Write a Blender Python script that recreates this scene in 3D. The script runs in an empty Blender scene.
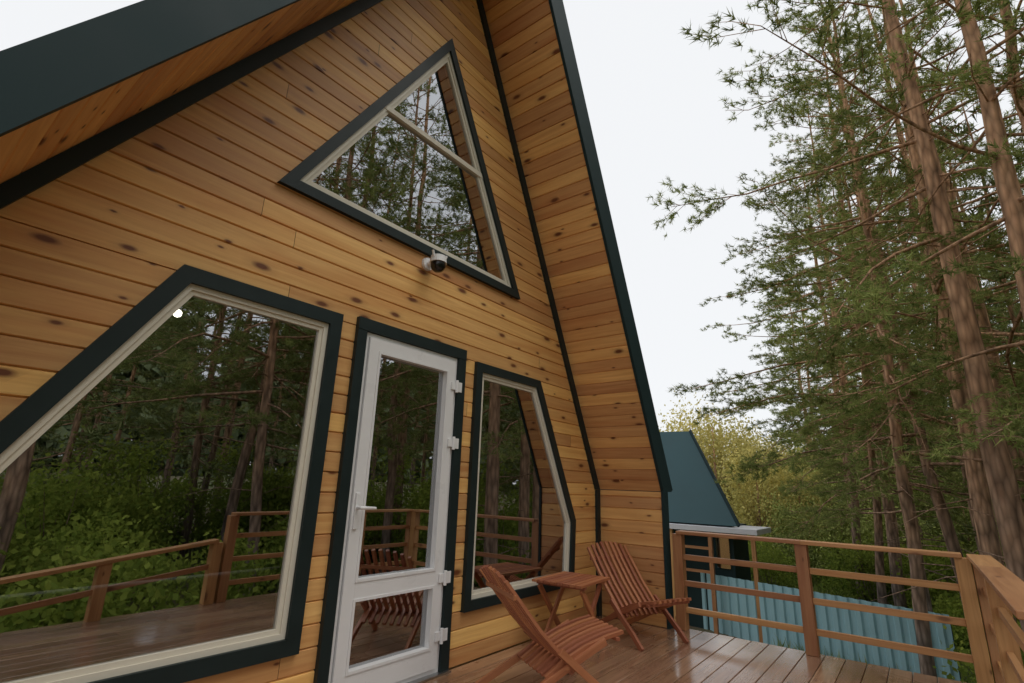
import bpy, math, random
import numpy as np
from mathutils import Vector, Matrix
random.seed(7); np.random.seed(7)
scene=bpy.context.scene
COL=scene.collection
scene.view_settings.view_transform='Standard'
try: scene.view_settings.look='None'
except Exception: pass

def link(o,parent=None):
    COL.objects.link(o)
    if parent is not None: o.parent=parent
    return o
def empty(name,loc=(0,0,0),label=None,cat=None,parent=None,group=None,rot=0):
    o=bpy.data.objects.new(name,None); o.location=loc; o.rotation_euler=(0,0,rot)
    o.empty_display_size=.2
    if label: o["label"]=label
    if cat: o["category"]=cat
    if group: o["group"]=group
    return link(o,parent)

# ---------------------------------------------------------------- materials
def newmat(name):
    m=bpy.data.materials.new(name); m.use_nodes=True
    nt=m.node_tree; b=nt.nodes["Principled BSDF"]
    return m,nt,b
def N(nt,t,**kw):
    n=nt.nodes.new(t)
    for k,v in kw.items():
        if k.startswith('i_'):
            key=k[2:]; key=int(key) if key.isdigit() else key.replace('_',' ')
            n.inputs[key].default_value=v
        else: setattr(n,k,v)
    return n
def math_(nt,op,a,b=None,c=None,clamp=False):
    n=nt.nodes.new('ShaderNodeMath'); n.operation=op; n.use_clamp=clamp
    for i,x in enumerate((a,b,c)):
        if x is None: continue
        if isinstance(x,(int,float)): n.inputs[i].default_value=x
        else: nt.links.new(x,n.inputs[i])
    return n.outputs[0]
def mixc(nt,fac,a,b,mode='MIX'):
    n=nt.nodes.new('ShaderNodeMix'); n.data_type='RGBA'; n.blend_type=mode
    for i,x in ((0,fac),(6,a),(7,b)):
        if isinstance(x,(int,float)): n.inputs[i].default_value=x
        elif isinstance(x,tuple): n.inputs[i].default_value=(*x,1) if len(x)==3 else x
        else: nt.links.new(x,n.inputs[i])
    return n.outputs[2]
def wood(name,lo,hi,knot=1.0,rough=.42,tone=.3,grain=26,wet=False,thr=.62,streak=.42):
    m,nt,b=newmat(name); L=nt.links.new
    uv=N(nt,'ShaderNodeUVMap'); oc=N(nt,'ShaderNodeTexCoord')
    mp=N(nt,'ShaderNodeMapping'); mp.inputs['Scale'].default_value=(1.3,grain,1); L(uv.outputs[0],mp.inputs[0])
    n1=N(nt,'ShaderNodeTexNoise',i_Scale=1.0,i_Detail=4.0,i_Roughness=.62,i_Distortion=.6); L(mp.outputs[0],n1.inputs['Vector'])
    r=N(nt,'ShaderNodeMapRange'); r.inputs[1].default_value=.3; r.inputs[2].default_value=.72; L(n1.outputs[0],r.inputs[0])
    col=mixc(nt,r.outputs[0],lo,hi)
    ms=N(nt,'ShaderNodeMapping'); ms.inputs['Scale'].default_value=(.55,7,1); L(uv.outputs[0],ms.inputs[0])
    ns=N(nt,'ShaderNodeTexNoise',i_Scale=1.0,i_Detail=1.0,i_Distortion=1.2); L(ms.outputs[0],ns.inputs['Vector'])
    rs=N(nt,'ShaderNodeMapRange'); rs.inputs[1].default_value=.48; rs.inputs[2].default_value=.72; L(ns.outputs[0],rs.inputs[0])
    col=mixc(nt,math_(nt,'MULTIPLY',rs.outputs[0],streak),col,(lo[0]*.92,lo[1]*.70,lo[2]*.58))
    n2=N(nt,'ShaderNodeTexNoise',i_Scale=.9,i_Detail=1.0); L(oc.outputs['Object'],n2.inputs['Vector'])
    bl=math_(nt,'MULTIPLY_ADD',n2.outputs[0],.4,.8)
    at=N(nt,'ShaderNodeAttribute'); at.attribute_name='tone'
    tn=math_(nt,'MULTIPLY_ADD',at.outputs['Fac'],tone*2,1-tone)
    tot=math_(nt,'MULTIPLY',bl,tn)
    vm=N(nt,'ShaderNodeVectorMath',operation='SCALE'); L(col,vm.inputs[0]); L(tot,vm.inputs['Scale'])
    col=vm.outputs[0]
    hs=N(nt,'ShaderNodeHueSaturation'); L(col,hs.inputs['Color'])
    L(math_(nt,'MULTIPLY_ADD',at.outputs['Fac'],.016,.492),hs.inputs['Hue']); col=hs.outputs[0]
    if knot>0:
        mk=N(nt,'ShaderNodeMapping'); mk.inputs['Scale'].default_value=(3.2,8.0,1); L(uv.outputs[0],mk.inputs[0])
        nd=N(nt,'ShaderNodeTexNoise',i_Scale=2.0,i_Detail=1.0); L(mk.outputs[0],nd.inputs['Vector'])
        ad=N(nt,'ShaderNodeMix',data_type='VECTOR'); ad.inputs[0].default_value=.08; L(mk.outputs[0],ad.inputs[4]); L(nd.outputs[1],ad.inputs[5])
        vo=N(nt,'ShaderNodeTexVoronoi',i_Scale=1.0); vo.voronoi_dimensions='2D'; L(ad.outputs[1],vo.inputs['Vector'])
        sp=N(nt,'ShaderNodeSeparateColor'); L(vo.outputs['Color'],sp.inputs[0])
        pres=math_(nt,'GREATER_THAN',sp.outputs[0],thr)
        rad=math_(nt,'MULTIPLY_ADD',math_(nt,'POWER',sp.outputs[1],2.0),.10,.04)
        d=math_(nt,'DIVIDE',vo.outputs['Distance'],rad)
        k=math_(nt,'SUBTRACT',1.5,d,clamp=True)
        halo=math_(nt,'SUBTRACT',1.0,math_(nt,'DIVIDE',d,2.8),clamp=True)
        fac=math_(nt,'MULTIPLY',math_(nt,'MULTIPLY_ADD',halo,.35,math_(nt,'MULTIPLY',k,.85)),pres,clamp=True)
        col=mixc(nt,math_(nt,'MULTIPLY',fac,knot),col,(lo[0]*.25,lo[1]*.15,lo[2]*.13))
    L(col,b.inputs['Base Color'])
    if wet:
        n3=N(nt,'ShaderNodeTexNoise',i_Scale=.9,i_Detail=3.0); L(oc.outputs['Object'],n3.inputs['Vector'])
        rr=N(nt,'ShaderNodeMapRange'); rr.inputs[1].default_value=.38; rr.inputs[2].default_value=.68
        rr.inputs[3].default_value=.06; rr.inputs[4].default_value=.32; L(n3.outputs[0],rr.inputs[0])
        L(math_(nt,'MULTIPLY_ADD',n1.outputs[0],.10,rr.outputs[0]),b.inputs['Roughness'])
        b.inputs['Coat Weight'].default_value=.8; L(rr.outputs[0],b.inputs['Coat Roughness'])
    else:
        L(math_(nt,'MULTIPLY_ADD',n1.outputs[0],.25,rough-.12),b.inputs['Roughness'])
    bp=N(nt,'ShaderNodeBump'); bp.inputs['Strength'].default_value=.12 if wet else .25; bp.inputs['Distance'].default_value=.004
    L(n1.outputs[0],bp.inputs['Height']); L(bp.outputs[0],b.inputs['Normal'])
    return m
def plain(name,c,rough=.5,metal=0,var=.12,scale=6,bump=0.0,spec=.5):
    m,nt,b=newmat(name); L=nt.links.new
    oc=N(nt,'ShaderNodeTexCoord'); n=N(nt,'ShaderNodeTexNoise',i_Scale=float(scale),i_Detail=4.0); L(oc.outputs['Object'],n.inputs['Vector'])
    s=math_(nt,'MULTIPLY_ADD',n.outputs[0],var*2,1-var)
    vm=N(nt,'ShaderNodeVectorMath',operation='SCALE'); vm.inputs[0].default_value=c; L(s,vm.inputs['Scale']); L(vm.outputs[0],b.inputs['Base Color'])
    L(math_(nt,'MULTIPLY_ADD',n.outputs[0],.2,rough-.1),b.inputs['Roughness']); b.inputs['Metallic'].default_value=metal
    b.inputs['Specular IOR Level'].default_value=spec
    return m
def leafmat(name,c1,c2,trans=.4,objvar=.25):
    m,nt,b=newmat(name); L=nt.links.new; nt.nodes.remove(b)
    at=N(nt,'ShaderNodeAttribute'); at.attribute_name='tone'
    oi=N(nt,'ShaderNodeObjectInfo')
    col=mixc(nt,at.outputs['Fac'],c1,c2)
    s=math_(nt,'MULTIPLY_ADD',oi.outputs['Random'],objvar*2,1-objvar)
    vm=N(nt,'ShaderNodeVectorMath',operation='SCALE'); L(col,vm.inputs[0]); L(s,vm.inputs['Scale'])
    df=N(nt,'ShaderNodeBsdfDiffuse'); L(vm.outputs[0],df.inputs[0])
    if trans<=0:
        L(df.outputs[0],nt.nodes['Material Output'].inputs[0]); return m
    tr=N(nt,'ShaderNodeBsdfTranslucent'); L(vm.outputs[0],tr.inputs[0])
    mx=N(nt,'ShaderNodeMixShader'); mx.inputs[0].default_value=trans
    L(df.outputs[0],mx.inputs[1]); L(tr.outputs[0],mx.inputs[2])
    L(mx.outputs[0],nt.nodes['Material Output'].inputs[0])
    return m

M_pine=wood('pine_cladding',(.62,.31,.100),(.80,.48,.175),tone=.22,thr=.5,rough=.52)
M_soff=wood('pine_soffit',(.60,.29,.100),(.78,.45,.175),tone=.2,thr=.5,rough=.52)
M_deck=wood('deck_stain',(.25,.135,.08),(.43,.255,.155),knot=.5,tone=.2,wet=True,grain=30)
M_rail=wood('rail_wood',(.36,.16,.06),(.56,.29,.12),knot=.7,tone=.22,rough=.5)
M_chair=wood('orange_brown_stain',(.29,.092,.040),(.48,.185,.085),knot=.2,tone=.22,rough=.5)
M_trim=plain('dark_green_trim',(.010,.020,.020),.5,var=.2,scale=9,spec=.35)
M_fascia=plain('dark_green_metal',(.012,.030,.032),.62,var=.15,scale=3,spec=.25)
M_white=plain('white_plastic',(.76,.75,.74),.3,var=.03)
M_cream=plain('cream_plastic',(.68,.63,.52),.35,var=.04)
M_roofn=plain('teal_roof_metal',(.032,.080,.092),.5,var=.12,scale=1.5,spec=.3)
M_blue=plain('blue_profiled_sheet',(.30,.50,.56),.5,var=.12,scale=2)
M_dark=plain('dark_void',(.02,.018,.015),.9)
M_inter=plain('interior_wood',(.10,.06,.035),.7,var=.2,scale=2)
M_black=plain('black_plastic',(.01,.01,.011),.15)
M_steel=plain('steel',(.5,.5,.5),.35,metal=1)
M_canopy=plain('pale_metal',(.66,.66,.70),.4,var=.08,scale=3)
m,nt,b=newmat('lit_bulb'); b.inputs['Base Color'].default_value=(.9,.85,.7,1); b.inputs['Emission Color'].default_value=(1,.9,.75,1); b.inputs['Emission Strength'].default_value=7; M_bulb=m
# glass
m,nt,b=newmat('window_glass'); nt.nodes.remove(b)
fr=N(nt,'ShaderNodeFresnel',i_IOR=1.52); tb=N(nt,'ShaderNodeBsdfTransparent'); tb.inputs[0].default_value=(.62,.66,.64,1)
gl=N(nt,'ShaderNodeBsdfGlossy'); gl.inputs['Roughness'].default_value=.004; gl.inputs[0].default_value=(.95,.97,1,1)
mx=N(nt,'ShaderNodeMixShader'); nt.links.new(math_(nt,'MULTIPLY_ADD',fr.outputs[0],1.5,.36,clamp=True),mx.inputs[0])
nt.links.new(tb.outputs[0],mx.inputs[1]); nt.links.new(gl.outputs[0],mx.inputs[2]); nt.links.new(mx.outputs[0],nt.nodes['Material Output'].inputs[0])
M_glass=m
# bark
m,nt,b=newmat('pine_bark'); L=nt.links.new
oc=N(nt,'ShaderNodeTexCoord'); oi=N(nt,'ShaderNodeObjectInfo'); mp=N(nt,'ShaderNodeMapping'); mp.inputs['Scale'].default_value=(9,9,2.2); L(oc.outputs['Object'],mp.inputs[0])
vo=N(nt,'ShaderNodeTexVoronoi',i_Scale=1.6); L(mp.outputs[0],vo.inputs['Vector'])
no=N(nt,'ShaderNodeTexNoise',i_Scale=1.5,i_Detail=4.0); L(mp.outputs[0],no.inputs['Vector'])
n2=N(nt,'ShaderNodeTexNoise',i_Scale=1.1,i_Detail=2.0); L(oc.outputs['Object'],n2.inputs['Vector'])
sp=N(nt,'ShaderNodeSeparateXYZ'); L(oc.outputs['Object'],sp.inputs[0])
hz=N(nt,'ShaderNodeMapRange'); hz.inputs[1].default_value=.5; hz.inputs[2].default_value=6
L(math_(nt,'MULTIPLY_ADD',n2.outputs[0],5.0,math_(nt,'SUBTRACT',sp.outputs[2],2.5)),hz.inputs[0])
lo=mixc(nt,no.outputs[0],(.14,.105,.09),(.42,.34,.29)); hi=mixc(nt,no.outputs[0],(.44,.215,.11),(.85,.52,.31))
cc=mixc(nt,hz.outputs[0],lo,hi); dk=math_(nt,'MULTIPLY_ADD',vo.outputs['Distance'],-1.0,1.22)
dk=math_(nt,'MULTIPLY',dk,math_(nt,'MULTIPLY_ADD',oi.outputs['Random'],.45,.72))
vm=N(nt,'ShaderNodeVectorMath',operation='SCALE'); L(cc,vm.inputs[0]); L(dk,vm.inputs['Scale']); L(vm.outputs[0],b.inputs['Base Color'])
b.inputs['Roughness'].default_value=.9; b.inputs['Specular IOR Level'].default_value=.2
bp=N(nt,'ShaderNodeBump'); bp.inputs['Strength'].default_value=.9; bp.inputs['Distance'].default_value=.03; bp.invert=True
L(vo.outputs['Distance'],bp.inputs['Height']); L(bp.outputs[0],b.inputs['Normal']); M_bark=m
M_needle=leafmat('pine_needles',(.12,.17,.05),(.43,.46,.15),.3)
M_needlef=leafmat('pine_needles_hazy',(.15,.20,.08),(.40,.43,.18),0)  # distance haze put into the needle colour: lighter, greyer green for far pines
M_leaf=leafmat('bush_leaves',(.08,.16,.03),(.36,.42,.08),trans=.4)
M_yleaf=leafmat('autumn_leaves',(.31,.31,.10),(.70,.60,.22),trans=.3)
M_gleaf=leafmat('young_tree_leaves',(.14,.20,.06),(.46,.49,.15),trans=0)
M_far=leafmat('distant_foliage',(.14,.19,.10),(.33,.37,.20),0)  # greyed green with haze of the far wood painted into the leaf colour
M_grass=leafmat('grass_blades',(.09,.15,.03),(.34,.36,.12),0)
# ground
m,nt,b=newmat('forest_floor'); L=nt.links.new
oc=N(nt,'ShaderNodeTexCoord'); n1=N(nt,'ShaderNodeTexNoise',i_Scale=.35,i_Detail=4.0); n2=N(nt,'ShaderNodeTexNoise',i_Scale=6.0,i_Detail=5.0)
L(oc.outputs['Object'],n1.inputs['Vector']); L(oc.outputs['Object'],n2.inputs['Vector'])
r=N(nt,'ShaderNodeMapRange'); r.inputs[1].default_value=.4; r.inputs[2].default_value=.6; L(n1.outputs[0],r.inputs[0])
c1=mixc(nt,n2.outputs[0],(.04,.065,.018),(.15,.18,.05)); c2=mixc(nt,n2.outputs[0],(.07,.05,.03),(.22,.17,.10))
L(mixc(nt,r.outputs[0],c1,c2),b.inputs['Base Color']); b.inputs['Roughness'].default_value=.95
bp=N(nt,'ShaderNodeBump'); bp.inputs['Distance'].default_value=.08; L(n2.outputs[0],bp.inputs['Height']); L(bp.outputs[0],b.inputs['Normal']); M_ground=m

# ---------------------------------------------------------------- mesh builder
class MB:
    def __init__(s): s.v=[];s.f=[];s.uv=[];s.t=[]
    def face(s,pts,uvs=None,tone=.5):
        n=len(s.v); s.v+= [tuple(p) for p in pts]; s.f.append(tuple(range(n,n+len(pts))))
        s.uv.append(uvs if uvs else [(0,0)]*len(pts)); s.t.append(tone)
    def beam(s,p0,p1,w,h,up=(0,0,1),tone=None):
        p0=Vector(p0);p1=Vector(p1);a=(p1-p0);Ln=a.length;a.normalize();up=Vector(up)
        side=a.cross(up); side.normalize(); u2=side.cross(a)
        n=len(s.v); tone=random.random() if tone is None else tone
        for p in (p0,p1):
            for (i,j) in ((-1,-1),(1,-1),(1,1),(-1,1)): s.v.append(tuple(p+side*(i*w/2)+u2*(j*h/2)))
        ou=random.random()*40; ov=random.random()*40
        for k in range(4):
            k2=(k+1)%4; s.f.append((n+k,n+k2,n+4+k2,n+4+k)[::-1])
            wd=w if k%2==0 else h; v0=ov+k*.3
            s.uv.append([(ou+Ln,v0),(ou+Ln,v0+wd),(ou,v0+wd),(ou,v0)]); s.t.append(tone)
        s.f.append((n,n+1,n+2,n+3)); s.uv.append([(ou,ov),(ou,ov+w),(ou+h*.2,ov+w),(ou+h*.2,ov)]); s.t.append(tone)
        s.f.append((n+7,n+6,n+5,n+4)); s.uv.append([(ou,ov),(ou,ov+w),(ou+h*.2,ov+w),(ou+h*.2,ov)]); s.t.append(tone)
    def box(s,a,b,tone=None):
        a=Vector(a);b=Vector(b);c=(a+b)/2
        s.beam((a.x,c.y,c.z),(b.x,c.y,c.z),abs(b.y-a.y),abs(b.z-a.z),tone=tone)
    def tube(s,pts,rad,sides=8,tone=.5,cap=True):
        pts=[Vector(p) for p in pts]; n0=len(s.v)
        for i,p in enumerate(pts):
            d=(pts[min(i+1,len(pts)-1)]-pts[max(i-1,0)]).normalized()
            ref=Vector((0,0,1)) if abs(d.z)<.9 else Vector((1,0,0))
            x=d.cross(ref).normalized(); y=d.cross(x)
            r=rad[i] if hasattr(rad,'__len__') else rad
            for k in range(sides):
                an=2*math.pi*k/sides; s.v.append(tuple(p+x*math.cos(an)*r+y*math.sin(an)*r))
        for i in range(len(pts)-1):
            for k in range(sides):
                a=n0+i*sides+k; b_=n0+i*sides+(k+1)%sides
                s.f.append((a,b_,b_+sides,a+sides)); s.uv.append([(0,0),(1,0),(1,1),(0,1)]); s.t.append(tone)
        if cap:
            s.f.append(tuple(n0+k for k in range(sides))[::-1]); s.uv.append([(0,0)]*sides); s.t.append(tone)
            m_=n0+(len(pts)-1)*sides
            s.f.append(tuple(m_+k for k in range(sides))); s.uv.append([(0,0)]*sides); s.t.append(tone)
    def mesh(s,name,mat,smooth=False):
        me=bpy.data.meshes.new(name); me.from_pydata(s.v,[],s.f)
        ul=me.uv_layers.new(name='UVMap'); flat=[c for f in s.uv for uvp in f for c in uvp]
        ul.data.foreach_set('uv',flat)
        at=me.attributes.new('tone','FLOAT','FACE'); at.data.foreach_set('value',s.t)
        me.materials.append(mat)
        if smooth: me.polygons.foreach_set('use_smooth',[True]*len(me.polygons))
        me.update(); return me
    def build(s,name,mat,parent=None,bevel=0,smooth=False):
        o=bpy.data.objects.new(name,s.mesh(name,mat,smooth)); link(o,parent)
        if bevel:
            md=o.modifiers.new('bevel','BEVEL'); md.width=bevel; md.segments=2; md.limit_method='ANGLE'
        return o
def npmesh(name,V,k,tone,mat):
    n=len(V)//k; me=bpy.data.meshes.new(name)
    me.vertices.add(len(V)); me.vertices.foreach_set('co',V.astype(np.float32).ravel())
    me.loops.add(n*k); me.loops.foreach_set('vertex_index',np.arange(n*k,dtype=np.int32))
    me.polygons.add(n); me.polygons.foreach_set('loop_start',np.arange(0,n*k,k,dtype=np.int32))
    try: me.polygons.foreach_set('loop_total',np.full(n,k,dtype=np.int32))
    except Exception: pass
    at=me.attributes.new('tone','FLOAT','FACE'); at.data.foreach_set('value',tone.astype(np.float32))
    me.materials.append(mat); me.update(calc_edges=True); return me

# ---------------------------------------------------------------- house
KR=5.34; KL=-.57; KZ=1.28
APX,APZ=2.715,6.60
SR=(APZ-KZ)/(KR-APX); SL=(APZ-KZ)/(APX-KL)
def xl(z): return KL if z<=KZ else KL+(z-KZ)/SL
def xr(z): return KR if z<=KZ else KR-(z-KZ)/SR
OV=-.74
def offs(poly,d):
    n=len(poly); out=[]
    ln=[]
    for i in range(n):
        a=Vector(poly[i]);b_=Vector(poly[(i+1)%n]); e=(b_-a).normalized(); nn=Vector((-e.y,e.x)); ln.append((a+nn*d,e))
    for i in range(n):
        p,e=ln[i-1]; q,g=ln[i]
        den=e.x*g.y-e.y*g.x; t=((q.x-p.x)*g.y-(q.y-p.y)*g.x)/den; out.append(tuple(p+e*t))
    return out
def xint(poly,z):
    xs=[]
    n=len(poly)
    for i in range(n):
        (x0,z0),(x1,z1)=poly[i],poly[(i+1)%n]
        if (z0-z)*(z1-z)<0: xs.append(x0+(x1-x0)*(z-z0)/(z1-z0))
    return (min(xs),max(xs)) if len(xs)>=2 else None
def ring(mb,outer,inner,y0,y1,yi=None):
    n=len(outer)
    for i in range(n):
        j=(i+1)%n; a,b_,c,d=outer[i],outer[j],inner[j],inner[i]
        Ln=math.dist(a,b_); u=random.random()*9
        uv=[(u,0),(u+Ln,0),(u+Ln,.08),(u,.08)]
        mb.face([(a[0],y0,a[1]),(b_[0],y0,b_[1]),(c[0],y0,c[1]),(d[0],y0,d[1])],uv)
        mb.face([(b_[0],y0,b_[1]),(a[0],y0,a[1]),(a[0],y1,a[1]),(b_[0],y1,b_[1])],uv)
        mb.face([(d[0],y0,d[1]),(c[0],y0,c[1]),(c[0],y1,c[1]),(d[0],y1,d[1])],uv)
W_big=[(.06,.36),(1.82,.36),(1.83,2.35),(.87,2.35),(.06,.95)]
W_right=[(3.16,.36),(4.76,.36),(4.80,.97),(4.12,2.31),(3.17,2.31)]
W_tri=[(1.27,3.06),(3.75,3.06),(2.59,5.28)]
openings=[offs(W_big,.05),offs(W_right,.05),offs(W_tri,.04),[(2.0,0),(2.98,0),(2.98,2.32),(2.0,2.32)]]

house=empty('wooden_house',(2.7,0,0),"A-frame wooden house clad in golden pine planks with dark green trim","house")
H0=Vector((2.7,0,0))
def hp(o):
    o.location=-H0; return o
PITCH=.122; G=.007
wall=MB(); back=MB()
rows=int(APZ/PITCH)+1
for r_ in range(rows):
    z0=r_*PITCH; z1=min(z0+PITCH,APZ-.001)
    if z0>=APZ-.01: break
    bps={z0,z0+G,z1-G,z1}
    for o in openings:
        for (x,z) in o:
            if z0<z<z1: bps.add(z)
    if z0<KZ<z1: bps.add(KZ)
    bps=sorted(bps)
    jx=[]; x=-4+random.random()*5
    while x<7: jx.append(x); x+=random.uniform(3.2,6)
    tones=[random.random() for _ in range(len(jx)+1)]
    offu=[(random.random()*60,random.random()*60) for _ in range(len(jx)+1)]
    for za,zb in zip(bps[:-1],bps[1:]):
        if zb-za<1e-5: continue
        e=1e-5; A=[xl(za+e)];B=[xl(zb-e)]
        sp_=[]
        for o in openings:
            ia=xint(o,za+e); ib=xint(o,zb-e)
            if ia and ib: sp_.append((ia,ib))
        sp_.sort()
        for ia,ib in sp_: A+=[ia[0],ia[1]]; B+=[ib[0],ib[1]]
        A.append(xr(za+e)); B.append(xr(zb-e))
        def dep(z): return .013 if (abs(z-z0)<1e-6 or abs(z-z1)<1e-6) else 0.0
        for k in range(0,len(A),2):
            a0,a1,b0,b1=A[k],A[k+1],B[k],B[k+1]
            cuts=[j for j in jx if j>max(a0,b0)+.02 and j<min(a1,b1)-.02]
            La=[a0]+cuts+[a1]; Lb=[b0]+cuts+[b1]
            for i in range(len(La)-1):
                pa0=La[i]+(.0015 if i>0 else 0); pb0=Lb[i]+(.0015 if i>0 else 0)
                pa1=La[i+1]-(.0015 if i<len(La)-2 else 0); pb1=Lb[i+1]-(.0015 if i<len(La)-2 else 0)
                mid=(pa0+pa1)/2; idx=sum(1 for j in jx if j<mid); ou,ov=offu[idx]
                wall.face([(pa0,dep(za),za),(pa1,dep(za),za),(pb1,dep(zb),zb),(pb0,dep(zb),zb)],
                    [(pa0+ou,za-z0+ov),(pa1+ou,za-z0+ov),(pb1+ou,zb-z0+ov),(pb0+ou,zb-z0+ov)],tones[idx])
            back.face([(a0,.02,za),(a1,.02,za),(b1,.02,zb),(b0,.02,zb)])
hp(wall.build('front_wall',M_pine,house)); hp(back.build('wall_lining',M_dark,house))
def soff(name,P0,P1,inward,y0=OV,y1=-.0):
    mb=MB(); P0=Vector(P0);P1=Vector(P1); Ln=(P1-P0).length; d=(P1-P0)/Ln
    n=int(Ln/PITCH)+1
    for i in range(n):
        a=i*PITCH; b_=min(a+PITCH,Ln)
        if b_-a<.03: continue
        tn=random.random(); ou=random.random()*60; ov=random.random()*60
        pr=[(a,.011),(a+G,0),(b_-G,0),(b_,.011)]
        for (s0,d0),(s1,d1) in zip(pr[:-1],pr[1:]):
            q0=P0+d*s0-Vector(inward)*d0; q1=P0+d*s1-Vector(inward)*d1
            mb.face([(q0.x,y0,q0.y),(q0.x,y1,q0.y),(q1.x,y1,q1.y),(q1.x,y0,q1.y)],
               [(ou,s0-a+ov),(ou+y1-y0,s0-a+ov),(ou+y1-y0,s1-a+ov),(ou,s1-a+ov)],tn)
    return hp(mb.build(name,M_soff,house))
nR=Vector((-SR,-1)).normalized(); nL=Vector((SL,-1)).normalized()
soff('soffit',(KR,KZ),(APX,APZ),nR); soff('soffit',(KL,KZ),(APX,APZ),nL)
soff('knee_wall',(KR,0),(KR,KZ),(-1,0)); soff('knee_wall',(KL,0),(KL,KZ),(1,0))
def prism(mb,poly,y0,y1,tone=.5):
    n=len(poly)
    mb.face([(p[0],y0,p[1]) for p in poly],None,tone); mb.face([(p[0],y1,p[1]) for p in poly][::-1],None,tone)
    for i in range(n):
        a=poly[i]; b_=poly[(i+1)%n]
        mb.face([(b_[0],y0,b_[1]),(a[0],y0,a[1]),(a[0],y1,a[1]),(b_[0],y1,b_[1])],None,tone)
T=.22; g=.014
mb=MB()
def outR(p,d): return (p[0]-nR.x*d,p[1]-nR.y*d)
def outL(p,d): return (p[0]-nL.x*d,p[1]-nL.y*d)
topo=(APX+.03,APZ+T*2.15)
prism(mb,[outR((KR,KZ),g),(KR+T,KZ),topo,(APX,APZ+g*2)],OV+.004,7.5)
prism(mb,[outL((KL,KZ),g),(APX-.001,APZ+g*2),(topo[0]-.001,topo[1]),(KL-T,KZ)],OV+.004,7.5)
hp(mb.build('roof',M_fascia,house))
mb=MB(); prism(mb,[(KR+.014,-2.6),(KR+.16,-2.6),(KR+.16,KZ-.002),(KR+.014,KZ-.002)],OV+.004,7.5); hp(mb.build('side_wall',M_soff,house))
mb=MB(); prism(mb,[(KL-.16,-2.6),(KL-.014,-2.6),(KL-.014,KZ-.002),(KL-.16,KZ-.002)],OV+.004,7.5); hp(mb.build('side_wall',M_soff,house))
mb=MB()
prism(mb,[(KR-.015,KZ),(KR+.19,KZ),(KR+.24,KZ+.02),(topo[0],topo[1]+.06),(APX,APZ-.02)],OV-.03,OV)
prism(mb,[(KL-.20,KZ+.02),(KL+.012,KZ),(APX-.001,APZ-.02),(topo[0]-.001,topo[1]-.06)],OV-.033,OV)
prism(mb,[(KR-.015,0),(KR+.10,0),(KR+.10,KZ-.001),(KR-.015,KZ-.001)],OV-.03,OV)
prism(mb,[(KL-.1,0),(KL+.012,0),(KL+.012,KZ-.001),(KL-.1,KZ-.001)],OV-.03,OV)
hp(mb.build('fascia_board',M_fascia,house))
mb=MB(); tw=.075
cR=tw/ math.cos(math.atan(1/SR)); cL=tw/math.cos(math.atan(1/SL))
prism(mb,[(KR-cR,KZ),(KR-.002,KZ),(APX,APZ-.005),(APX,APZ-.005-cR*SR)],-.028,.004)
prism(mb,[(KL+.002,KZ),(KL+cL,KZ),(APX-.002,APZ-.005-cL*SL),(APX-.002,APZ-.005)],-.028,.004)
prism(mb,[(KR-tw,0.002),(KR-.002,0.002),(KR-.002,KZ-.001),(KR-tw,KZ-.001)],-.028,.004)
prism(mb,[(KL+.002,0.002),(KL+tw,0.002),(KL+tw,KZ-.001),(KL+.002,KZ-.001)],-.028,.004)
hp(mb.build('corner_trim',M_trim,house))
mb=MB()
mb.face([(KL,.06,-.02),(KR,.06,-.02),(KR,7,-.02),(KL,7,-.02)])
mb.face([(KL,5,0),(KR,5,0),(KR,5,KZ),(APX,5,APZ),(KL,5,KZ)])
mb.face([(KL+.01,.06,0),(KL+.01,7,0),(KL+.01,7,KZ),(KL+.01,.06,KZ)]); mb.face([(KR-.01,.06,0),(KR-.01,7,0),(KR-.01,7,KZ),(KR-.01,.06,KZ)])
mb.face([(KL+.01,.06,KZ),(KL+.01,7,KZ),(APX,7,APZ-.02),(APX,.06,APZ-.02)]); mb.face([(KR-.01,.06,KZ),(KR-.01,7,KZ),(APX,7,APZ-.02),(APX,.06,APZ-.02)])
mb.face([(KL,.3,2.7),(KR,.3,2.7),(KR,7,2.7),(KL,7,2.7)])
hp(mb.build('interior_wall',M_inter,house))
def window(poly,trimw,mat,fwid=.055,mull=None):
    c=poly[0]; e=empty('window',(0,0,0),parent=house); e.location=Vector((c[0],0,c[1]))-H0
    def wp(o): o.location=-Vector((c[0],0,c[1])); return o
    i1=offs(poly,trimw); i2=offs(i1,fwid*.55); i3=offs(i1,fwid)
    mb=MB(); ring(mb,poly,i1,-.034,.01); wp(mb.build('trim',M_trim,e))
    mb=MB(); ring(mb,i1,i2,-.012,.05); ring(mb,i2,i3,-.002,.05)
    if mull is not None:
        a,b_=xint(i1,mull-.022); c1,d1=xint(i1,mull+.022)
        prism(mb,[(a,mull-.022),(b_,mull-.022),(d1,mull+.022),(c1,mull+.022)],-.016,.05)
    wp(mb.build('frame',mat,e))
    mb=MB(); mb.face([(x,.014,z) for x,z in offs(i1,fwid-.01)]); wp(mb.build('glass',M_glass,e))
    return e
window(W_big,.085,M_cream); window(W_right,.075,M_cream); window(W_tri,.07,M_cream,mull=4.11)
door=empty('door',(0,0,0),parent=house); dl=Vector((2.45,0,0)); door.location=dl-H0
def dp(o): o.location=-dl; return o
mb=MB()
prism(mb,[(1.955,.012),(2.03,.012),(2.03,2.29),(1.955,2.29)],-.034,.01); prism(mb,[(2.945,.012),(3.03,.012),(3.03,2.29),(2.945,2.29)],-.034,.01)
prism(mb,[(1.955,2.291),(3.03,2.291),(3.03,2.375),(1.955,2.375)],-.036,.01); dp(mb.build('trim',M_trim,door))
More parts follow.
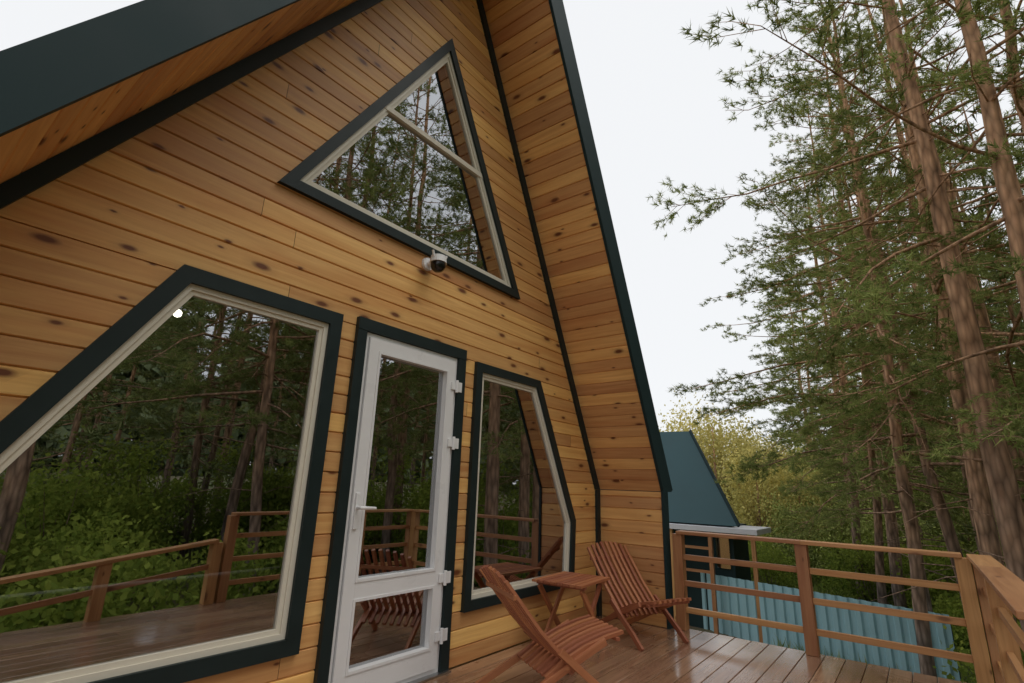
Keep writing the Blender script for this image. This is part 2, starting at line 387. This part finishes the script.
mb=MB(); F0=[(2.032,.015),(2.943,.015),(2.943,2.288),(2.032,2.288)]; F1=offs(F0,.03); ring(mb,F0,F1,-.012,.06)
F2=offs(F1,.004); F3=[(2.15,.18),(2.83,.18),(2.83,2.165),(2.15,2.165)]; ring(mb,F2,F3,-.03,.05)
prism(mb,[(2.15,.585),(2.83,.585),(2.83,.69),(2.15,.69)],-.031,.045)
dp(mb.build('frame',M_white,door,bevel=.003))
mb=MB(); mb.face([(2.15,.012,.18),(2.83,.012,.18),(2.83,.012,.585),(2.15,.012,.585)]); mb.face([(2.15,.012,.69),(2.83,.012,.69),(2.83,.012,2.165),(2.15,.012,2.165)]); dp(mb.build('glass',M_glass,door))
mb=MB(); ring(mb,[(2.145,.685),(2.835,.685),(2.835,2.17),(2.145,2.17)],[(2.162,.702),(2.818,.702),(2.818,2.153),(2.162,2.153)],-.036,.012); ring(mb,[(2.145,.175),(2.835,.175),(2.835,.59),(2.145,.59)],[(2.162,.192),(2.818,.192),(2.818,.573),(2.162,.573)],-.036,.012); dp(mb.build('glazing_bead',M_white,door))
mb=MB(); mb.box((2.08,-.042,1.0),(2.11,-.03,1.22)); mb.tube([(2.095,-.035,1.13),(2.095,-.085,1.13),(2.12,-.09,1.13),(2.205,-.088,1.127)],[.011,.011,.011,.009],10); dp(mb.build('handle',M_white,door,bevel=.002))
for z in (2.05,1.60,.63,.25):
    mb=MB(); mb.tube([(2.925,-.045,z-.05),(2.925,-.045,z+.05)],.013,10); mb.box((2.925,-.04,z-.04),(2.99,-.03,z+.04)); mb.box((2.87,-.042,z-.03),(2.925,-.031,z+.03)); dp(mb.build('hinge',M_white,door,bevel=.002))
mb=MB(); mb.box((1.96,-.06,.0025),(3.03,.05,.014)); dp(mb.build('threshold',M_steel,door))

def sphere(mb,c,r,seg=16,rg=10,z0=-1,z1=1):
    c=Vector(c); n0=len(mb.v)
    for i in range(rg+1):
        th=math.asin(z0)+(math.asin(z1)-math.asin(z0))*i/rg
        for k in range(seg):
            a=2*math.pi*k/seg; mb.v.append(tuple(c+Vector((math.cos(a)*math.cos(th)*r,math.sin(a)*math.cos(th)*r,math.sin(th)*r))))
    for i in range(rg):
        for k in range(seg):
            a=n0+i*seg+k;b_=n0+i*seg+(k+1)%seg; mb.f.append((a,b_,b_+seg,a+seg)); mb.uv.append([(0,0)]*4); mb.t.append(.5)
# security camera
cam_t=empty('security_camera',(2.54,-.0,2.985),"white wall-mounted dome security camera with black lens ball","security camera"); cam_t.scale=(1.1,1.1,1.1)
mb=MB(); mb.tube([(0,0,0),(0,-.02,0)],[.05,.047],20); mb.tube([(0,-.02,0),(0,-.07,-.005),(0,-.10,-.02)],[.022,.02,.02],12); mb.build('bracket',M_white,cam_t,smooth=False)
mb=MB(); mb.tube([(0,-.12,.035),(0,-.12,.03),(0,-.12,-.02)],[.03,.055,.062],20); mb.build('housing',M_white,cam_t)
mb=MB(); sphere(mb,(0,-.12,-.035),.055,20,12); mb.build('lens_ball',M_black,cam_t,smooth=True)
for s in (-1,1):
    mb=MB(); mb.tube([(s*.045,-.125,0),(s*.068,-.13,.055)],.009,8); mb.build('antenna',M_white,cam_t)
pl=empty('pendant_lamp',(1.36,1.5,2.68),"small lit bulb on a cord hanging inside behind the large window","lamp")
mb=MB(); mb.tube([(0,0,0),(0,0,-.12)],.004,6); mb.tube([(0,0,-.12),(0,0,-.15)],.015,8); mb.build('cord',M_black,pl)
mb=MB(); sphere(mb,(0,0,-.175),.032,12,8); mb.build('bulb',M_bulb,pl,smooth=True)

# ---------------------------------------------------------------- deck
deck=empty('wooden_deck',(2.7,-1.6,0),"wet brown stained plank deck in front of the A-frame house","deck")
DX0,DX1=-2.6,5.50; DY=-3.22
mb=MB(); y=-.012; w=.140
while y-w>DY-.02:
    js=[DX0]; x=DX0+random.uniform(.8,3)
    while x<DX1-.6: js.append(x); x+=random.uniform(2.4,4)
    js.append(DX1)
    for a,b_ in zip(js[:-1],js[1:]):
        mb.beam((a+.001,y-w/2,-.016),(b_-.001,y-w/2,-.016+random.uniform(-.001,.001)),w,.032)
    y-=w+.006
o=mb.build('deck_floor',M_deck,deck,bevel=.003); o.location=-Vector((2.7,-1.6,0))
mb=MB()
for x in np.arange(DX0+.05,DX1,.9): mb.beam((x,-.02,-.115),(x,DY+.01,-.115),.05,.15,tone=.2)
mb.beam((DX0,DY+.0,-.13),(DX1,DY+.0,-.13),.04,.18); mb.beam((DX1-.02,0,-.131),(DX1-.02,DY+.03,-.131),.04,.18)
for x in (DX0+.1,0.2,2.8,DX1-.1):
    for yy in (-.3,DY+.1): mb.beam((x,yy,-2.6),(x,yy,-.225),.15,.15,up=(1,0,0),tone=.2)
o=mb.build('deck_frame',M_rail,deck); o.location=-Vector((2.7,-1.6,0))

def railing(label,pts,h=.905,lowers=(.66,.42,.18),group='deck railings'):
    e=empty('railing',pts[0],label,'railing',group=group); o0=Vector(pts[0])
    for p in pts:
        mb=MB(); mb.beam((0,0,0),(0,0,h-.03),.095,.095,up=(1,0,0)); o=mb.build('post',M_rail,e,bevel=.004); o.location=Vector(p)-o0
    for a,b_ in zip(pts[:-1],pts[1:]):
        a=Vector(a);b_=Vector(b_); d=(b_-a).normalized()
        mb=MB(); mb.beam(a-o0+Vector((0,0,h-.0145)),b_-o0+Vector((0,0,h-.0145)),.14,.032); mb.build('top_rail',M_rail,e,bevel=.004)
        for z in lowers:
            mb=MB(); q0=a-o0+Vector((0,0,z))+d*.0475; q1=b_-o0+Vector((0,0,z))-d*.0475; mb.beam(q0,q1,.035,.05); mb.build('rail',M_rail,e,bevel=.003)
    return e
RX=5.43
railing("orange-brown wooden railing at the end of the deck",[(RX,-.86,0),(RX,-1.97,0),(RX,-3.06,0)])
railing("orange-brown wooden railing along the outer edge of the deck",[(RX,-3.16,0),(4.55,-3.17,0),(2.85,-3.18,0)])
e=empty('railing',(2.7,-3.18,0),"lower sloping wooden railing beside the deck steps","railing",group='deck railings')
def stair():
    o0=Vector((2.7,-3.18,0)); pts=[(2.72,.62),(1.75,.50),(.75,.37),(-.4,.22),(-1.6,.06)]
    for x,z in pts:
        mb=MB(); mb.beam((x,-3.18,-1.0 if x<2 else 0),(x,-3.18,z-.02),.1,.1,up=(1,0,0)); mb.build('post',M_rail,e,bevel=.004).location=-o0
    (xa,za),(xb,zb)=pts[0],pts[-1]
    mb=MB(); mb.beam((xa,-3.18,za),(xb,-3.18,zb),.12,.035); mb.build('top_rail',M_rail,e,bevel=.004).location=-o0
    mb=MB(); mb.beam((xa,-3.18,za-.25),(xb,-3.18,zb-.25),.035,.05); mb.build('rail',M_rail,e,bevel=.003).location=-o0
stair()

# ---------------------------------------------------------------- chairs & table
def strip(mb,pts,y,w,t):
    n=len(pts); rows_=[]
    tone=random.random(); ou=random.random()*30
    for i,p in enumerate(pts):
        a=Vector(pts[max(i-1,0)]);b_=Vector(pts[min(i+1,n-1)]); d=(b_-a).normalized(); nn=Vector((-d.y,d.x))*t/2
        p=Vector(p); k=len(mb.v)
        for sx,sy in ((1,-1),(1,1),(-1,1),(-1,-1)): mb.v.append((p.x+nn.x*sx,y+sy*w/2,p.y+nn.y*sx))
        rows_.append(k)
    s=0
    for a,b_,pa,pb in zip(rows_[:-1],rows_[1:],pts[:-1],pts[1:]):
        Ln=math.dist(pa,pb)
        for k in range(4):
            k2=(k+1)%4; mb.f.append((a+k,a+k2,b_+k2,b_+k)); mb.uv.append([(ou+s,k*.1),(ou+s,k*.1+.03),(ou+s+Ln,k*.1+.03),(ou+s+Ln,k*.1)]); mb.t.append(tone)
        s+=Ln
    for a,o in ((rows_[0],1),(rows_[-1],-1)):
        mb.f.append(tuple(range(a,a+4))[::-o]); mb.uv.append([(0,0)]*4); mb.t.append(tone)
def chair(loc,rot,label,sc=1):
    e=empty('slatted_chair',loc,label,'chair',group='slatted garden chairs',rot=rot); e.scale=(sc,sc,sc)
    bk=[(-.47,.81),(-.34,.63),(-.19,.45),(-.04,.30),(.06,.20)]
    st=[(.46,.40),(.33,.375),(.16,.325),(0,.255),(-.14,.17)]
    nb=9; mb=MB()
    for i in range(nb):
        f=(i-(nb-1)/2)/((nb-1)/2)
        drop=.05*abs(f)**2
        pts=[(x+drop*.45*(k==0),z-drop*(k==0)) for k,(x,z) in enumerate(bk)]
        strip(mb,pts,f*.25,.030,.024)
    mb.beam((-.385,-.27,.66),(-.385,.27,.66),.02,.03); mb.build('backrest',M_chair,e,bevel=.002)
    mb=MB()
    for i in range(nb-1):
        f=(i-(nb-2)/2)/((nb-2)/2); strip(mb,st,f*.222,.030,.024)
    mb.beam((.40,-.26,.365),(.40,.26,.365),.03,.022); mb.beam((.0,-.27,.225),(.0,.27,.225),.03,.022); mb.build('seat',M_chair,e,bevel=.002)
    for s in (-1,1):
        mb=MB(); strip(mb,[(-.06,.33),(.08,.215),(.24,.09),(.34,.0)],s*.283,.028,.045); mb.build('leg',M_chair,e,bevel=.002)
        mb=MB(); strip(mb,[(.30,.36),(.05,.245),(-.2,.12),(-.44,.0)],s*.254,.028,.045); mb.build('leg',M_chair,e,bevel=.002)
    return e
chair((4.85,-.66,.002),math.radians(-112),"orange-brown slatted wooden chair beside the table against the wall",.95)
chair((3.20,-.78,.002),math.radians(-30),"orange-brown reclined slatted wooden chair facing away from the door",.95)
t=empty('side_table',(4.18,-.36,.002),"small orange-brown slatted folding table against the wall","table",rot=math.radians(4))
mb=MB()
for i in range(8): mb.beam((-.29,-.21+i*.06,.52),(.29,-.21+i*.06,.52),.05,.02)
for x in (-.2,.2): mb.beam((x,-.23,.498),(x,.23,.498),.04,.022)
mb.build('tabletop',M_chair,t,bevel=.002)
for s in (-1,1):
    mb=MB(); mb.beam((-.22,s*.2,.485),(.22,s*.2,0.01),.022,.045); mb.build('leg',M_chair,t,bevel=.002)
    mb=MB(); mb.beam((.22,s*.172,.485),(-.22,s*.172,0.01),.022,.045); mb.build('leg',M_chair,t,bevel=.002)
mb=MB(); mb.beam((.13,-.2,.1),(.13,.2,.1),.02,.03); mb.build('stretcher',M_chair,t)
mb=MB(); mb.beam((-.13,-.17,.12),(-.13,.17,.12),.02,.03); mb.build('stretcher',M_chair,t)

# ---------------------------------------------------------------- ground
def gz(x,y):
    s=min(max(-y-6,0),30)*.11
    return -2.25+s+.12*math.sin(x*.31+1)*math.cos(y*.27)
xs=np.concatenate([np.linspace(-400,-40,10),np.linspace(-36,80,90),np.linspace(90,400,10)]); ys=np.concatenate([np.linspace(-400,-50,10),np.linspace(-46,40,80),np.linspace(50,400,10)])
V=[(x,y,gz(x,y)) for y in ys for x in xs]; nx=len(xs)
Fc=[(j*nx+i,j*nx+i+1,(j+1)*nx+i+1,(j+1)*nx+i) for j in range(len(ys)-1) for i in range(nx-1)]
me=bpy.data.meshes.new('ground'); me.from_pydata(V,[],Fc); me.materials.append(M_ground); me.polygons.foreach_set('use_smooth',[True]*len(Fc))
o=bpy.data.objects.new('ground',me); link(o); o['kind']='structure'

# ---------------------------------------------------------------- neighbour house + fence
nb=empty('neighbouring_house',(17,3,-2.2),"neighbouring house with steep dark teal metal roof and pale canopy","house"); NO=Vector((17,3,-2.2))
def np_(o): o.location=-NO; return o
mb=MB()
A=Vector((15.2,1.15,.42));B=Vector((17.1,2.95,3.2));C_=Vector((17.1,10,3.3));D_=Vector((15.2,10,.42));E=Vector((19.2,4.4,.42));Fq=Vector((19.2,10,.42))
mb.face([A,B,C_,D_][::-1]); mb.face([E,B,C_,Fq]); mb.face([A,E,B]); mb.face([D_,C_,Fq])
np_(mb.build('roof',M_roofn,nb))
mb=MB(); mb.beam(A+Vector((-.02,-.02,.02)),B+Vector((-.02,-.02,.02)),.05,.10); np_(mb.build('roof_edge',M_fascia,nb))
mb=MB(); mb.box((15.5,1.4,-2.3),(17.0,9.6,.41),.3); np_(mb.build('wall',M_fascia,nb))
mb=MB(); mb.box((15.0,.65,.24),(16.6,5.5,.38)); np_(mb.build('canopy',M_canopy,nb,bevel=.01))
for yy in (.8,1.9,3.0):
    mb=MB(); mb.beam((15.15,yy,-2.3),(15.15,yy,.235),.1,.1,up=(1,0,0)); np_(mb.build('porch_post',M_rail,nb))
for z in (-.2,-.5,-.8):
    mb=MB(); mb.beam((15.15,1.9,z),(15.15,4.0,z),.04,.07); np_(mb.build('porch_rail',M_rail,nb))
mb=MB(); mb.box((15.44,1.5,-.7),(15.49,1.85,.15),.2); np_(mb.build('window',M_glass,nb))
fe=empty('sheet_fence',(14.1,-2.9,-2.2),"light blue profiled metal sheet fence below the deck","fence"); FO=Vector((14.1,-2.9,-2.2))
P0=Vector((14.05,-2.95,0));P1=Vector((15.9,3.6,0)); d=(P1-P0); Lf=d.length; d.normalize(); nn=Vector((-d.y,d.x,0))
mb=MB(); s=0; pat=[(0,0),(.09,0),(.12,.045),(.21,.045),(.24,0)]
pts=[]
while s<Lf:
    for (a,h) in pat[:4]: pts.append((s+a,h))
    s+=.24
for (a,h),(b_,k) in zip(pts[:-1],pts[1:]):
    q0=P0+d*a+nn*h; q1=P0+d*b_+nn*k
    mb.face([(q0.x,q0.y,-2.3),(q1.x,q1.y,-2.3),(q1.x,q1.y,-.88),(q0.x,q0.y,-.88)])
mb.build('panel',M_blue,fe).location=-FO
for f in (0.005,.25,.5,.75,.99):
    q=P0+d*Lf*f; mb=MB(); q=q+nn*-.06; mb.beam((q.x,q.y,-2.4),(q.x,q.y,-.92),.06,.06,up=(1,0,0)); mb.build('post',M_trim,fe).location=-FO

# ---------------------------------------------------------------- vegetation
def rnd_dirs(n,rng): 
    v=rng.normal(size=(n,3)); return v/np.linalg.norm(v,axis=1)[:,None]
def needles(P,D,K,Ln,Wd,rng,spread=.75):
    n=len(P); P=np.repeat(P,K,0); D=np.repeat(D,K,0)
    P=P-D*rng.uniform(0,Ln*.9,(len(P),1))
    d=D+spread*rng.normal(size=P.shape); d/=np.linalg.norm(d,axis=1)[:,None]
    s=np.cross(d,rnd_dirs(len(P),rng)); s/=np.linalg.norm(s,axis=1)[:,None]+1e-9
    L_=Ln*rng.uniform(.6,1.2,(len(P),1)); a=P-s*Wd/2; b_=P+s*Wd/2; c=P+d*L_
    V=np.stack([a,b_,c],1).reshape(-1,3)
    t=np.repeat(rng.uniform(0,1,n),K)*.6+rng.uniform(0,.4,n*K); return V,t
def leaves(P,size,rng):
    n=len(P); d=rnd_dirs(n,rng); s=np.cross(d,rnd_dirs(n,rng)); s/=np.linalg.norm(s,axis=1)[:,None]+1e-9
    sz=size*rng.uniform(.6,1.3,(n,1)); a=P-d*sz*.6; c=P+d*sz*.6; b_=P+s*sz*.36; e_=P-s*sz*.36
    return np.stack([a,b_,c,e_],1).reshape(-1,3)
def pine(name,seed,H,cs,r0,nl,Lmax,K,nL,nW,sides=9,dead=14,tuftgap=.15,simple=False,mat=None,tw=2.8):
    rng=np.random.default_rng(seed); mb=MB()
    n=int(H/1.0)+1; off=np.cumsum(rng.normal(0,.035,(n,2)),0); off[0]=0
    lean=rng.normal(0,.014,2); tp=[]
    for i in range(n):
        z=H*i/(n-1); tp.append((off[i,0]+lean[0]*z,off[i,1]+lean[1]*z,z))
    rad=[r0*(1-.86*(z[2]/H)**1.1)*(1.2 if i==0 else 1)*rng.uniform(.95,1.05) for i,z in enumerate(tp)]
    tp[0]=(tp[0][0],tp[0][1],-.6); mb.tube(tp,rad,sides)
    TP=np.array(tp)
    def at(z): return np.array([np.interp(z,TP[:,2],TP[:,0]),np.interp(z,TP[:,2],TP[:,1]),z])
    for i in range(dead):
        z=rng.uniform(2,cs+4); az=rng.uniform(0,6.28); L_=rng.uniform(.5,2.4); p=at(z); d=np.array([math.cos(az),math.sin(az),rng.uniform(-.2,.2)])
        mb.tube([p,p+d*L_*.5+[0,0,-.03],p+d*L_+np.array([rng.normal(0,.12),rng.normal(0,.12),-.22*L_])],[.014,.009,.003],4,cap=False)
    Pt=[];Dt=[]
    for i in range(nl):
        u=(i+rng.uniform(0,1))/nl; z=cs+(H-cs)*u**.9; az=i*2.4+rng.uniform(-.5,.5)
        L_=Lmax*(1-u**1.6)*rng.uniform(.45,1.15)+.5
        pit=math.radians(-12+55*u+rng.uniform(-12,12)); p=at(z); pts=[p]; d=np.array([math.cos(az)*math.cos(pit),math.sin(az)*math.cos(pit),math.sin(pit)])
        nseg=6; droop=rng.uniform(-.03,.10)*(1-u)
        for k in range(nseg):
            d=d+rng.normal(0,.12,3)+np.array([0,0,.05 if k>3 else -droop]); d/=np.linalg.norm(d); p=p+d*L_/nseg; pts.append(p)
        rb=.008+.007*L_
        mb.tube(pts,[rb*(1-.85*k/nseg) for k in range(nseg+1)],4,cap=False)
        pts=np.array(pts); nt_=int(3+L_*tw)
        for k in range(nt_):
            f=rng.uniform(.32,1.0); q=f*nseg; a=int(min(q,nseg-1)); base=pts[a]+(pts[a+1]-pts[a])*(q-a)
            ax=(pts[a+1]-pts[a]); ax/=np.linalg.norm(ax)
            sd=np.cross(ax,[0,0,1]); sd/=np.linalg.norm(sd)+1e-6
            dd=ax*.8+sd*rng.choice([-1,1])*rng.uniform(.4,1.0)+np.array([0,0,rng.uniform(-.3,.3)]); dd/=np.linalg.norm(dd)
            tl=L_*rng.uniform(.15,.38)*(1.25-f*.6); end=base+dd*tl
            mid=base+dd*tl*.5+rng.normal(0,.04,3)
            if not simple: mb.tube([base,mid,end],[.006,.004,.002],3,cap=False)
            m_=max(2,int(tl/tuftgap))
            for j in range(m_):
                g_=.2+.8*(j+1)/m_; pp=base+(mid-base)*min(1,g_*2)+(end-mid)*max(0,g_*2-1)
                Pt.append(pp+rng.normal(0,.05,3)); Dt.append(dd+np.array([0,0,.3])+rng.normal(0,.35,3))
    Pt=np.array(Pt);Dt=np.array(Dt); Dt/=np.linalg.norm(Dt,axis=1)[:,None]; V,t_=needles(Pt,Dt,K,nL,nW,rng)
    return mb.mesh(name+'_trunk',M_bark,True), npmesh(name+'_crown',V,3,t_,mat or M_needle)
NK=dict(K=17,nL=.12,nW=.015,tuftgap=.095)
near=[pine('pine_a',1,19,5.2,.16,50,3.5,**NK),pine('pine_b',2,22,7.0,.17,46,3.3,**NK),pine('pine_c',3,17,3.4,.12,54,3.8,**NK)]
FK=dict(K=8,nL=.30,nW=.055,sides=6,dead=8,tuftgap=.26,simple=True,mat=M_needlef)
far=[pine('pine_d',4,20,4.5,.15,42,3.0,**FK),pine('pine_e',5,23,6.5,.17,40,2.8,**FK),pine('pine_f',6,15,1.8,.12,44,2.5,**FK)]
def put(kind,parts,x,y,s,rz,label,cat,group,names=('trunk','crown'),zo=0):
    e=empty(kind,(x,y,gz(x,y)-.05+zo),label,cat,group=group,rot=rz); e.scale=(s,s,s*1.0)
    for me,nm in zip(parts,names):
        o=bpy.data.objects.new(nm,me); link(o,e)
    return e
PL="tall pine tree with reddish bark and sparse green needles"
hero=[(9.6,-3.78,1,.98,.3),(8.6,-4.25,0,1.0,1.9),(12.2,-3.62,1,.92,4.1),(12.6,-2.50,2,.95,.9),(16.5,-2.55,0,1,2.5),(14.5,-3.25,2,1.05,5.2),(19.5,-2.0,1,.95,3.3),
      (10.8,-5.0,0,.95,.4),(21,-.9,2,1.1,1.2),(25,-.6,0,1.0,3),(18,-3.9,1,1,5.6),(23,-2.6,2,1.15,4.4),(17.5,-1.7,2,.9,1.7),(15.2,-4.6,0,1.0,3.7)]
pos=[]
for x,y,v,s,r in hero:
    put('pine_tree',near[v],x,y,s,r,"tall slender pine tree with reddish bark beside the deck","pine tree","pine trees around the house"); pos.append((x,y))
for x,y,v,s,r in [(6.2,-9.2,2,1.1,.3),(8.2,-10.4,0,1.1,1.3),(10.0,-9.4,2,1.15,2.3),(11.8,-11,1,1.05,3.3),(7.2,-12.5,2,1.2,4.3),(13.0,-9.0,0,1.1,5.3),(9.0,-12.2,0,1.1,.7),(11.0,-13.5,1,1.1,2.7)]:
    put('pine_tree',near[v],x,y,s,r,PL,"pine tree","pine trees around the house"); pos.append((x,y))
def ok(x,y,dm):
    return all((x-a)**2+(y-b_)**2>dm*dm for a,b_ in pos)
rng=random.Random(11)
cnt=0
for _ in range(6000):
    if cnt>=50: break
    x=rng.uniform(15,54); r=rng.uniform(-.34,.15); y=-2.9+r*x
    lim=.045 if x<26 else (.09 if x<38 else .15)
    if r>lim or not ok(x,y,1.9): continue
    pos.append((x,y)); cnt+=1
    put('pine_tree',far[rng.choice([0,1,2])],x,y,rng.uniform(.85,1.15),rng.uniform(0,6.28),PL,"pine tree","pine trees around the house")
cnt=0
for _ in range(6000):
    if cnt>=38: break
    x=rng.uniform(-8,34); y=rng.uniform(-32,-8.5)
    if x>13 and y>-2.9-.36*x+2: continue
    if x<-.2*y-5: continue
    if not ok(x,y,2.1): continue
    pos.append((x,y)); cnt+=1
    put('pine_tree',far[rng.choice([0,1,2])],x,y,rng.uniform(.85,1.15),rng.uniform(0,6.28),PL,"pine tree","pine trees around the house")
def bush(name,seed,R,H,nleaf,size,mat,cl=26,z0=0.1):
    r=np.random.default_rng(seed); mb=MB(); C=[]
    for i in range(cl):
        a=r.uniform(0,6.28); q=R*math.sqrt(r.uniform(0,1))*.8; z=z0+(H-z0)*r.uniform(.1,.95)*(1-.35*(q/R)**2); C.append((math.cos(a)*q,math.sin(a)*q,z))
        mb.tube([(0.05*math.cos(a),.05*math.sin(a),-.3 if z0<.5 else z*.45),(math.cos(a)*q*.5,math.sin(a)*q*.5,z*.62),(math.cos(a)*q,math.sin(a)*q,z)],[.014,.01,.004],4,cap=False)
    C=np.array(C); k=r.integers(0,cl,nleaf); P=C[k]+r.normal(0,1,(nleaf,3))*np.array([R*.2,R*.2,H*.09])
    P[:,2]=np.maximum(P[:,2],.02)
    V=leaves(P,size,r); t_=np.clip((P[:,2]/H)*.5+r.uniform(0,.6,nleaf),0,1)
    return mb,npmesh(name+'_foliage',V,4,t_,mat)
bs=[]
for i,(R,H,n,sz) in enumerate([(1.0,1.4,2800,.085),(1.2,2.2,3600,.09),(.9,3.2,3300,.09)]):
    mb,f=bush('bush%d'%i,20+i,R,H,n,sz,M_leaf); bs.append((mb.mesh('bush_stems',M_bark),f))
cnt=0
for _ in range(5000):
    if cnt>=120: break
    if rng.random()<.5:
        x=rng.uniform(9,32); r=rng.uniform(-.24,.26 if x>20 else .03); y=-2.9+r*x
        if x<17 and (y>-3.4 or r>-.07): continue
        s=rng.uniform(.7,1.1); c=rng.choice([0,0,1])
    else:
        x=rng.uniform(-3,20); y=rng.uniform(-17,-6.0); s=rng.uniform(.9,1.4); c=rng.choice([0,1,2])
        if x>9 and y>-2.9-.25*x: continue
    if 14.0<x<20 and y>.0: continue
    cnt+=1
    put('bush',bs[c],x,y,s,rng.uniform(0,6.28),"leafy green bush on the forest floor","bush","bushes on the forest floor",('stem','foliage'))
yb=[];gb=[]
for i in range(2):
    mb,f=bush('birch%d'%i,40+i,2.2,8.5,6500,.16,M_yleaf,cl=60,z0=2.0); mb.tube([(0,0,-.3),(.05,0,3),(0,.05,7.5)],[.12,.09,.03],8); yb.append((mb.mesh('birch_trunk',M_bark,True),f))
mb,f=bush('young_tree',50,1.9,6.0,5000,.15,M_gleaf,cl=55,z0=.6); mb.tube([(0,0,-.3),(.05,0,3),(0,.05,5.2)],[.07,.05,.02],6); gb.append((mb.mesh('young_trunk',M_bark,True),f))
for x,r,s in [(30,.300,.95),(33,.262,.9),(36,.225,.85),(40,.20,.85),(34,.34,1.05),(44,.17,.9),(48,.235,.95),(28,.165,.6),(38,.15,.8),(27,.23,.7)]:
    y=-2.9+r*x
    put('birch_tree',rng.choice(yb),x,y,s,rng.uniform(0,6.28),"yellowing broadleaf tree at the edge of the wood","tree","yellowing broadleaf trees")
for x,r,s in [(25,.18,.6),(24,.11,.6),(30,.12,.9),(22,.05,.6),(27,.02,.9),(29,-.05,1),(26,-.12,.9),(31,.07,1),(22,-.18,.8),(34,.0,1.1),(36,-.1,1.2),(30,-.2,1),(40,.05,1.2),(42,-.03,1.3),(44,.12,1.2),(28,-.28,1),(19,-.26,.7),(24,-.04,.7),(36,.13,1.1)]:
    y=-2.9+r*x
    put('young_tree',gb[0],x,y,s,rng.uniform(0,6.28),"young green broadleaf tree growing between the pines","tree","young broadleaf trees")
r=np.random.default_rng(77); n=40000
az=r.uniform(math.radians(-130),math.radians(16),n); R_=r.uniform(54,66,n)
x=R_*np.cos(az); y=R_*np.sin(az)-3
top=14+3*np.sin(az*23)+2*np.sin(az*61+1); dgr=np.degrees(az)
top=np.where(dgr>-1,np.interp(dgr,[-1,5,9,16],[13,10,6,4.5])+.8*np.sin(az*90),top)
z=r.uniform(0,1,n)**.8*top
base=np.array([gz(a,b_) for a,b_ in zip(x,y)])
P=np.stack([x,y,base+z],1); V=leaves(P,1.5,r); t_=np.clip(z/14*.5+r.uniform(0,.5,n),0,1)
o=bpy.data.objects.new('distant_forest',npmesh('distant_forest',V,4,t_,M_far)); link(o); o['kind']='stuff'
n=36000; x=r.uniform(6.2,32,n); rr_=r.uniform(-.3,.3,n); y=-2.9+rr_*x
m_=(~((x>13.8)&(x<19.5)&(y>.4)))
x=x[m_];y=y[m_]; n=len(x); P=np.array([(a,b_,gz(a,b_)-.02) for a,b_ in zip(x,y)])
d=np.stack([r.normal(0,.35,n),r.normal(0,.35,n),np.ones(n)],1); s=rnd_dirs(n,r)*np.array([1,1,0]); h=r.uniform(.12,.45,(n,1))
V=np.stack([P-s*.02,P+s*.02,P+d*h],1).reshape(-1,3)
o=bpy.data.objects.new('grass',npmesh('grass',V,3,r.uniform(0,1,n),M_grass)); link(o); o['kind']='stuff'

# ---------------------------------------------------------------- light
w=bpy.data.worlds.new("World"); scene.world=w; w.use_nodes=True; nt=w.node_tree; bg=nt.nodes['Background']
EL=math.radians(58); SRZ=math.radians(165)
sky=nt.nodes.new('ShaderNodeTexSky'); sky.sky_type='NISHITA'; sky.sun_disc=False; sky.sun_elevation=EL; sky.sun_rotation=SRZ
vm=nt.nodes.new('ShaderNodeVectorMath'); vm.operation='SCALE'; vm.inputs['Scale'].default_value=.10; nt.links.new(sky.outputs[0],vm.inputs[0])
mx=nt.nodes.new('ShaderNodeMix'); mx.data_type='RGBA'; mx.inputs[0].default_value=.92
nt.links.new(vm.outputs[0],mx.inputs[6]); mx.inputs[7].default_value=(.84,.85,.86,1)
nt.links.new(mx.outputs[2],bg.inputs[0]); bg.inputs[1].default_value=1.15
sl=bpy.data.lights.new('sun','SUN'); sl.energy=1.4; sl.angle=math.radians(40); sl.color=(1,.98,.94)
so=bpy.data.objects.new('sun',sl); link(so)
sd=Vector((math.sin(SRZ)*math.cos(EL),math.cos(SRZ)*math.cos(EL),math.sin(EL)))
so.rotation_euler=sd.to_track_quat('Z','Y').to_euler()

# ---------------------------------------------------------------- camera
Rv=Vector((.612,-.7907,.0318));Fv=Vector((.7558,.5957,.2705)).normalized()
Rv=(Rv-Fv*Rv.dot(Fv)).normalized(); Up=Rv.cross(Fv).normalized()
mt=Matrix((( Rv.x,Up.x,-Fv.x,0),(Rv.y,Up.y,-Fv.y,-2.9),(Rv.z,Up.z,-Fv.z,1.3),(0,0,0,1)))
cam=bpy.data.cameras.new('camera'); co=bpy.data.objects.new('camera',cam); link(co)
co.matrix_world=mt; cam.lens=17.93; cam.sensor_width=36; cam.clip_start=.05; cam.clip_end=2000
scene.camera=co
